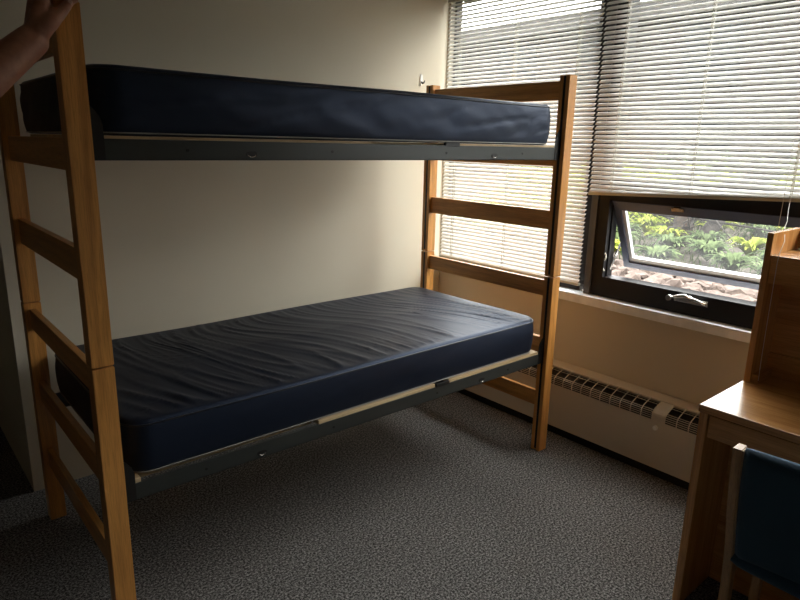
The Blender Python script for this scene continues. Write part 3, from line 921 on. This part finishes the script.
# palm against the outer face of the post, fingers going up and over its top
mc = [(-.026, -.968, 1.866), (-.034, -.942, 1.876), (-.032, -.922, 1.874), (-.030, -.903, 1.866)]
wrp = [(-.050, -.968, 1.790), (-.048, -.955, 1.792), (-.046, -.942, 1.792), (-.044, -.930, 1.790)]
for i in range(4):
    c += [(wr, .030, wrp[i], .023), (wrp[i], .022, mc[i], .0145)]
    L1, L2, L3 = ((.040, .026, .020), (.044, .030, .021), (.041, .028, .021), (.033, .021, .018))[i]
    p0 = Vector(mc[i])
    p1 = p0+Vector((math.cos(math.radians(42))*L1, .000, math.sin(math.radians(42))*L1*.62))
    p2 = p1+Vector((L2, .001, -.002)); 
    p3 = p2+Vector((L3*.80, .001, -L3*.55))
    c += [(p0, .0115, p1, .0098), (p1, .0098, p2, .0090), (p2, .0088, p3, .0078)]
c += [((-.034, -.968, 1.81), .022, (-.018, -.962, 1.850), .012)]      # web between thumb and first finger
# thumb: leaves the palm near its base and closes across the front face
t0 = Vector((-.042, -.972, 1.792)); t1 = Vector((-.014, -.980, 1.816)); t2 = Vector((.014, -.970, 1.842)); t3 = Vector((.030, -.966, 1.860))
c += [(t0, .027, t1, .0195), (t1, .0190, t2, .0135), (t2, .0130, t3, .0105)]
BODY = capsules_to_mesh('body', c, .0042, 5, skin_m, PE, pb)
# thumbnail
m = MB(pb)
nl = bmesh.new(); bmesh.ops.create_uvsphere(nl, u_segments=12, v_segments=8, radius=1)
tm = Matrix.Translation((t3.x+.001, t3.y-.0085, t3.z+.001)) @ Matrix.Rotation(math.radians(-40), 4, 'Y') @ Matrix.Diagonal((.0072, .0016, .0055, 1))
bmesh.ops.transform(nl, matrix=tm, verts=nl.verts); m._merge(nl)
m.build('thumb_nail', simple('nail', (.55, .36, .28, 1), .3, var=.03), PE)
s = []
for yy in (-.075, .075):
    s += [(X(0, yy, .97), .118, X(.01, yy, 1.20), .128), (X(.01, yy, 1.20), .128, X(.0, yy*1.1, 1.38), .121)]
s += [(X(0, -.19, 1.455), .066, X(0, .165, 1.465), .068), (X(0, 0, 1.36), .12, X(0, 0, 1.43), .09)]
s += [(X(0, -.20, 1.45), .064, X(-.015, -.232, 1.24), .060), (sh, .068, (-.44, -.99, 1.510), .064)]
capsules_to_mesh('shirt', s, .009, 5, shirt_m, PE, pb)
s = []
for yy in (-.075, .075):
    s += [(X(0, yy*.9, .97), .112, X(0, yy*1.1, .86), .108), (X(0, yy*1.1, .86), .106, X(.01, yy*1.25, .50), .086), (X(.01, yy*1.25, .50), .085, X(-.015, yy*1.3, .33), .078), (X(-.015, yy*1.3, .33), .077, X(-.01, yy*1.3, .10), .064)]
capsules_to_mesh('trousers', s, .009, 4, jean_m, PE, pb)
s = [(X(-.012, 0, 1.715), .092, X(-.022, 0, 1.69), .090), (X(-.03, 0, 1.67), .080, X(-.035, 0, 1.63), .066)]
capsules_to_mesh('hair', s, .007, 3, hair_m, PE, pb)
for yy in (-.0975, .0975):
    s = [(X(-.035, yy, .048), .046, X(.02, yy, .050), .048), (X(.02, yy, .045), .044, X(.15, yy*1.12, .036), .036)]
    capsules_to_mesh('shoe', s, .007, 3, shoe_m, PE, pb)
for yy in (-.031, .031):
    m = MB(pb); e = bmesh.new(); bmesh.ops.create_uvsphere(e, u_segments=16, v_segments=10, radius=.0125, matrix=Matrix.Translation(X(.079, yy, 1.678))); m._merge(e); E_ = m.build('eye', eye_m, PE)
    m = MB(pb); m.cyl(X(.0912, yy, 1.678), .005, .002, 'x', 14); m.build('iris', iris_m, E_)

# ------------------------------------------------------------------ garden outside
GZ = .55
g = MB(); 
bm = g.bm; nx_, ny_ = 50, 60; vs = {}
for i in range(nx_+1):
    for j in range(ny_+1):
        x_ = 2.63+(i/nx_)**1.6*24; y_ = -14+j*26/ny_
        z_ = GZ+.05*noise.noise(Vector((x_*.6, y_*.6, 2)))*min(1, (x_-2.63)) 
        vs[i, j] = bm.verts.new((x_, y_, z_))
for i in range(nx_):
    for j in range(ny_): bm.faces.new((vs[i, j], vs[i+1, j], vs[i+1, j+1], vs[i, j+1])).smooth = True
g.build('garden_ground', soil_m, kind='structure')
# pale concrete edging and path
MB().box(4.36, 4.56, -7, 6, GZ-.05, GZ+.045, bevel=.01).build('concrete_edging', conc_m, kind='structure')
m = MB(); m.poly([(4.57, -1.0), (4.57, -2.3), (12, -4.4), (12, -2.2)], 'xy', GZ-.02, GZ+.04); m.build('concrete_path', conc_m, kind='structure')
# stones beside the house
def rock(seed, r):
    bm = bmesh.new(); bmesh.ops.create_icosphere(bm, subdivisions=2, radius=1)
    rr = random.Random(seed); off = Vector((rr.random()*50, rr.random()*50, 0))
    sx, sy, sz = r*rr.uniform(.8, 1.3), r*rr.uniform(.8, 1.25), r*rr.uniform(.55, .8)
    for v in bm.verts:
        d = 1+.45*noise.noise(v.co*1.3+off)
        q = Vector((v.co.x*sx*d, v.co.y*sy*d, v.co.z*sz*d)); v.co = q
    me = bpy.data.meshes.new('rock'); bm.to_mesh(me); bm.free(); me.materials.append(rock_m)
    return me
protos = [rock(i, .085) for i in range(8)]
yy = -1.75; k = 0
rr = random.Random(3)
for ix in range(9):
    for iy in range(12):
        if k >= 108: break
        x_ = 3.22+ix*.128+rr.uniform(-.02, .02); y_ = -1.42+iy*.150+rr.uniform(-.02, .02)+.02*ix
        o = bpy.data.objects.new('stone', protos[k % 8]); col.objects.link(o)
        o.location = (x_, y_, GZ+.045+rr.uniform(0, .02)); o.rotation_euler = (0, 0, rr.uniform(0, 6.28)); s_ = rr.uniform(.80, 1.02); o.scale = (s_, s_, s_)
        tag(o, 'rough pinkish stone in the bed of stones below the open window', 'stone', 'stones outside below the window')
        k += 1
# tree and shrubs
def blob_leaves(mb, c, rad, n, size, seed, up=.5):
    rr = random.Random(seed)
    for i in range(n):
        th = rr.uniform(0, 2*PI); ph = math.acos(rr.uniform(-.2, 1)); q = rr.uniform(.55, 1)**.6
        p = Vector((c[0]+rad[0]*q*math.sin(ph)*math.cos(th), c[1]+rad[1]*q*math.sin(ph)*math.sin(th), c[2]+rad[2]*q*math.cos(ph)))
        a = Vector((rr.gauss(0, 1), rr.gauss(0, 1), rr.gauss(0, 1)+up)).normalized(); b_ = a.orthogonal().normalized()
        b_ = (Matrix.Rotation(rr.uniform(0, 6.28), 3, a) @ b_); L = size*rr.uniform(.7, 1.3); w_ = L*.42
        n_ = a.cross(b_)
        v = [p, p+b_*L*.5+n_*w_*.5, p+b_*L, p+b_*L*.5-n_*w_*.5]
        mb.bm.faces.new([mb.bm.verts.new(t) for t in v])
def hosta(c, r, h, n, seed, mat, label):
    """a clump of broad arching leaves"""
    rr = random.Random(seed); base = (c[0], c[1], GZ+.03)
    m = MB(base)
    for i in range(n):
        a = rr.uniform(0, 2*PI); L = r*rr.uniform(.6, 1.1); hh = h*rr.uniform(.6, 1.1); w_ = L*.105
        dirv = Vector((math.cos(a), math.sin(a), 0)); sd = Vector((-dirv.y, dirv.x, 0)); rows = []
        for k in range(6):
            t = k/5
            p = Vector(base)+dirv*L*t+Vector((0, 0, hh*math.sin(t*2.2)))
            ww = w_*math.sin(PI*min(1, t*.9+.08))
            rows.append((m.bm.verts.new(p-sd*ww), m.bm.verts.new(p+Vector((0, 0, -ww*.3))), m.bm.verts.new(p+sd*ww)))
        for k in range(5):
            for q in (0, 1): m.bm.faces.new((rows[k][q], rows[k][q+1], rows[k+1][q+1], rows[k+1][q])).smooth = True
    o = m.build('leafy_plant', mat)
    return tag(o, label, 'plant', 'low leafy plants in the garden bed')
rr = random.Random(11)
pl_n = 0
for ix in range(7):
    for iy in range(13):
        x_ = 4.82+ix*.50+rr.uniform(-.12, .12); y_ = -2.3+iy*.42+ix*.22+rr.uniform(-.1, .1)
        if y_ < -.95-(x_-4.2)*.17 and x_ < 12 and y_ > -2.6-(x_-4.2)*.3: continue
        if abs(x_-6.3) < .42 and abs(y_-.1) < .5: continue
        hosta((x_, y_), .22, .15+.02*ix, 80, 100+pl_n, leaf_dark if rr.random() < (.80 if ix < 2 else .30) else leaf_lime, 'low leafy green plant in the bed outside the open window'); pl_n += 1
def bush(c, rad, n, size, seed, mat, label):
    base = (c[0], c[1], GZ)
    root = empty('bush', base, label, 'bush', 'bushes at the back of the garden')
    m = MB(base); rr = random.Random(seed)
    blob_leaves(m, (c[0], c[1], GZ+rad[2]*.45), rad, n, size, seed); m.build('foliage', mat, root)
    m = MB(base)
    for i in range(9):
        a = rr.uniform(0, 6.28); t = (c[0]+rad[0]*.8*math.cos(a), c[1]+rad[1]*.8*math.sin(a), GZ+rad[2]*rr.uniform(.6, 1.3))
        mid = ((c[0]*2+t[0])/3, (c[1]*2+t[1])/3, GZ+(t[2]-GZ)*.5)
        m.tube([(c[0], c[1], GZ-.03), mid, t], [.018, .012, .005], 6)
    m.build('stem', twig_m, root)
labs = ['lime green bush at the back of the garden, left of the trunk', 'lime green bush at the back of the garden, right of the trunk', 'bushy green shrub farthest back, beyond the lime bushes']
k = 0
for (x_, y_) in ((7.6, 1.5), (7.7, -.35), (8.5, 2.3), (9.5, 1.55), (8.5, .9), (9.4, 3.2), (8.6, 4.0), (9.5, .0), (8.4, -.6)):
    bush((x_, y_), (.50, .50, .42), 1500, .085, 300+k, leaf_lime, labs[0] if y_ > 1.2 else labs[1]); k += 1
for (x_, y_) in ((11.5, 2.7), (12, 4.8), (11.8, .7), (11.2, -1.3), (12.5, 6.9)):
    bush((x_, y_), (.9, .9, .50), 1500, .13, 300+k, leaf_lime, labs[2]); k += 1
tb = (6.1, .30, GZ)
T = empty('tree', tb, 'grey-barked tree with bare lower branches standing in the garden bed', 'tree')
m = MB(tb)
m.tube([(6.1, .30, GZ-.1), (6.1, .30, GZ+.1), (6.12, .31, 1.0), (6.15, .33, 1.35)], [.14, .10, .085, .07], 16)
m.tube([(6.15, .25, GZ-.1), (6.25, .08, GZ+.2), (6.4, -.05, 1.05), (6.5, -.12, 1.4)], [.10, .075, .06, .045], 12)
for i_, (a_, b_) in enumerate(((0, 1.3), (.9, 1.0), (2.0, 1.2), (3.3, 1.1), (4.2, 1.4), (5.3, 1.1))):
    r0 = Vector((6.15, .33, 1.30)) if i_ % 2 else Vector((6.5, -.12, 1.35))
    e_ = r0+Vector((math.cos(a_)*b_, math.sin(a_)*b_, .22))
    m.tube([r0, r0.lerp(e_, .5)+Vector((0, 0, .12)), e_], [.034, .022, .008], 8)
m.build('trunk', bark_m, T)
m = MB(tb); rr = random.Random(5)
for i in range(26):
    z_ = rr.uniform(.75, 1.5); a = rr.uniform(-2.4, 2.4); L = rr.uniform(.6, 1.6); d_ = Vector((math.sin(a)*.4, -math.cos(a) if rr.random() < .75 else math.cos(a), 0)).normalized()
    p = Vector((6.12, .2, z_)); q = p+d_*L*.5+Vector((0, 0, rr.uniform(-.1, .12))); e = p+d_*L+Vector((rr.uniform(-.2, .2), 0, rr.uniform(-.25, .15)))
    m.tube([p, q, e], [.014, .008, .003], 5)
    for k2 in range(3):
        s0 = p.lerp(e, rr.uniform(.3, .9)); e2 = s0+Vector((rr.uniform(-.2, .2), rr.uniform(-.3, .3), rr.uniform(-.25, .2)))
        m.tube([s0, e2], [.005, .002], 4)
m.build('branch', twig_m, T)
m = MB(tb); blob_leaves(m, (6.3, .1, 1.35), (1.3, 1.3, .2), 260, .06, 77); m.build('foliage', leaf_dark, T)
# added dark backdrop across the garden, darkens the gaps between the slats
bb = (17.5, 4.0, GZ)
BD = empty('backdrop', bb, 'long dark brick backdrop added across the garden to darken the gaps between the blind slats', 'backdrop')
brick_m, nt, b = new_mat('brown_brick')
tc = N(nt, 'ShaderNodeTexCoord'); mp = N(nt, 'ShaderNodeMapping'); mp.inputs['Rotation'].default_value = (PI/2, 0, PI/2)
br = N(nt, 'ShaderNodeTexBrick', Scale=4.0); br.inputs['Color1'].default_value = (.015, .0095, .0085, 1); br.inputs['Color2'].default_value = (.011, .0075, .007, 1); br.inputs['Mortar'].default_value = (.022, .019, .018, 1)
nt.links.new(tc.outputs['Object'], mp.inputs['Vector']); nt.links.new(mp.outputs['Vector'], br.inputs['Vector']); nt.links.new(br.outputs['Color'], b.inputs['Base Color']); b.inputs['Roughness'].default_value = .95; b.inputs['Specular IOR Level'].default_value = .05
MB(bb).box(16, 21, -16, 24, GZ-.2, 4.8).build('wall', brick_m, BD)
MB(bb).box(15.6, 21.4, -16.4, 24.4, 4.8, 5.15).build('roof', simple('dark_roof', (.02, .018, .018, 1), .8), BD)
for i_ in range(13):
    y_ = -14+i_*3.0
    for z_ in (.95, 3.0):
        wf = MB(bb).box(15.96, 15.999, y_, y_+1.5, z_, z_+1.6).build('window', dframe_m, BD)
        MB(bb).box(15.94, 15.959, y_+.06, y_+1.44, z_+.06, z_+1.54).build('pane', glass_dark, wf)
# grass among the plants
m = MB((6, 0, GZ)); rr = random.Random(21)
for i in range(9000):
    x_ = rr.uniform(4.6, 11); y_ = rr.uniform(-2.4, 5.5)
    if y_ < -.95-(x_-4.2)*.16 or (abs(x_-6.3) < .5 and abs(y_-.1) < .5): continue
    z_ = GZ+.05*noise.noise(Vector((x_*.6, y_*.6, 2))); h_ = rr.uniform(.05, .13); a = rr.uniform(0, 6.28)
    dx, dy = .006*math.cos(a), .006*math.sin(a)
    m.bm.faces.new([m.bm.verts.new(p) for p in ((x_-dx, y_-dy, z_), (x_+dx, y_+dy, z_), (x_+rr.uniform(-.04, .04), y_+rr.uniform(-.04, .04), z_+h_))])
tag(m.build('grass', grass_m), 'short grass growing between the plants in the garden bed', 'grass', kind='stuff')
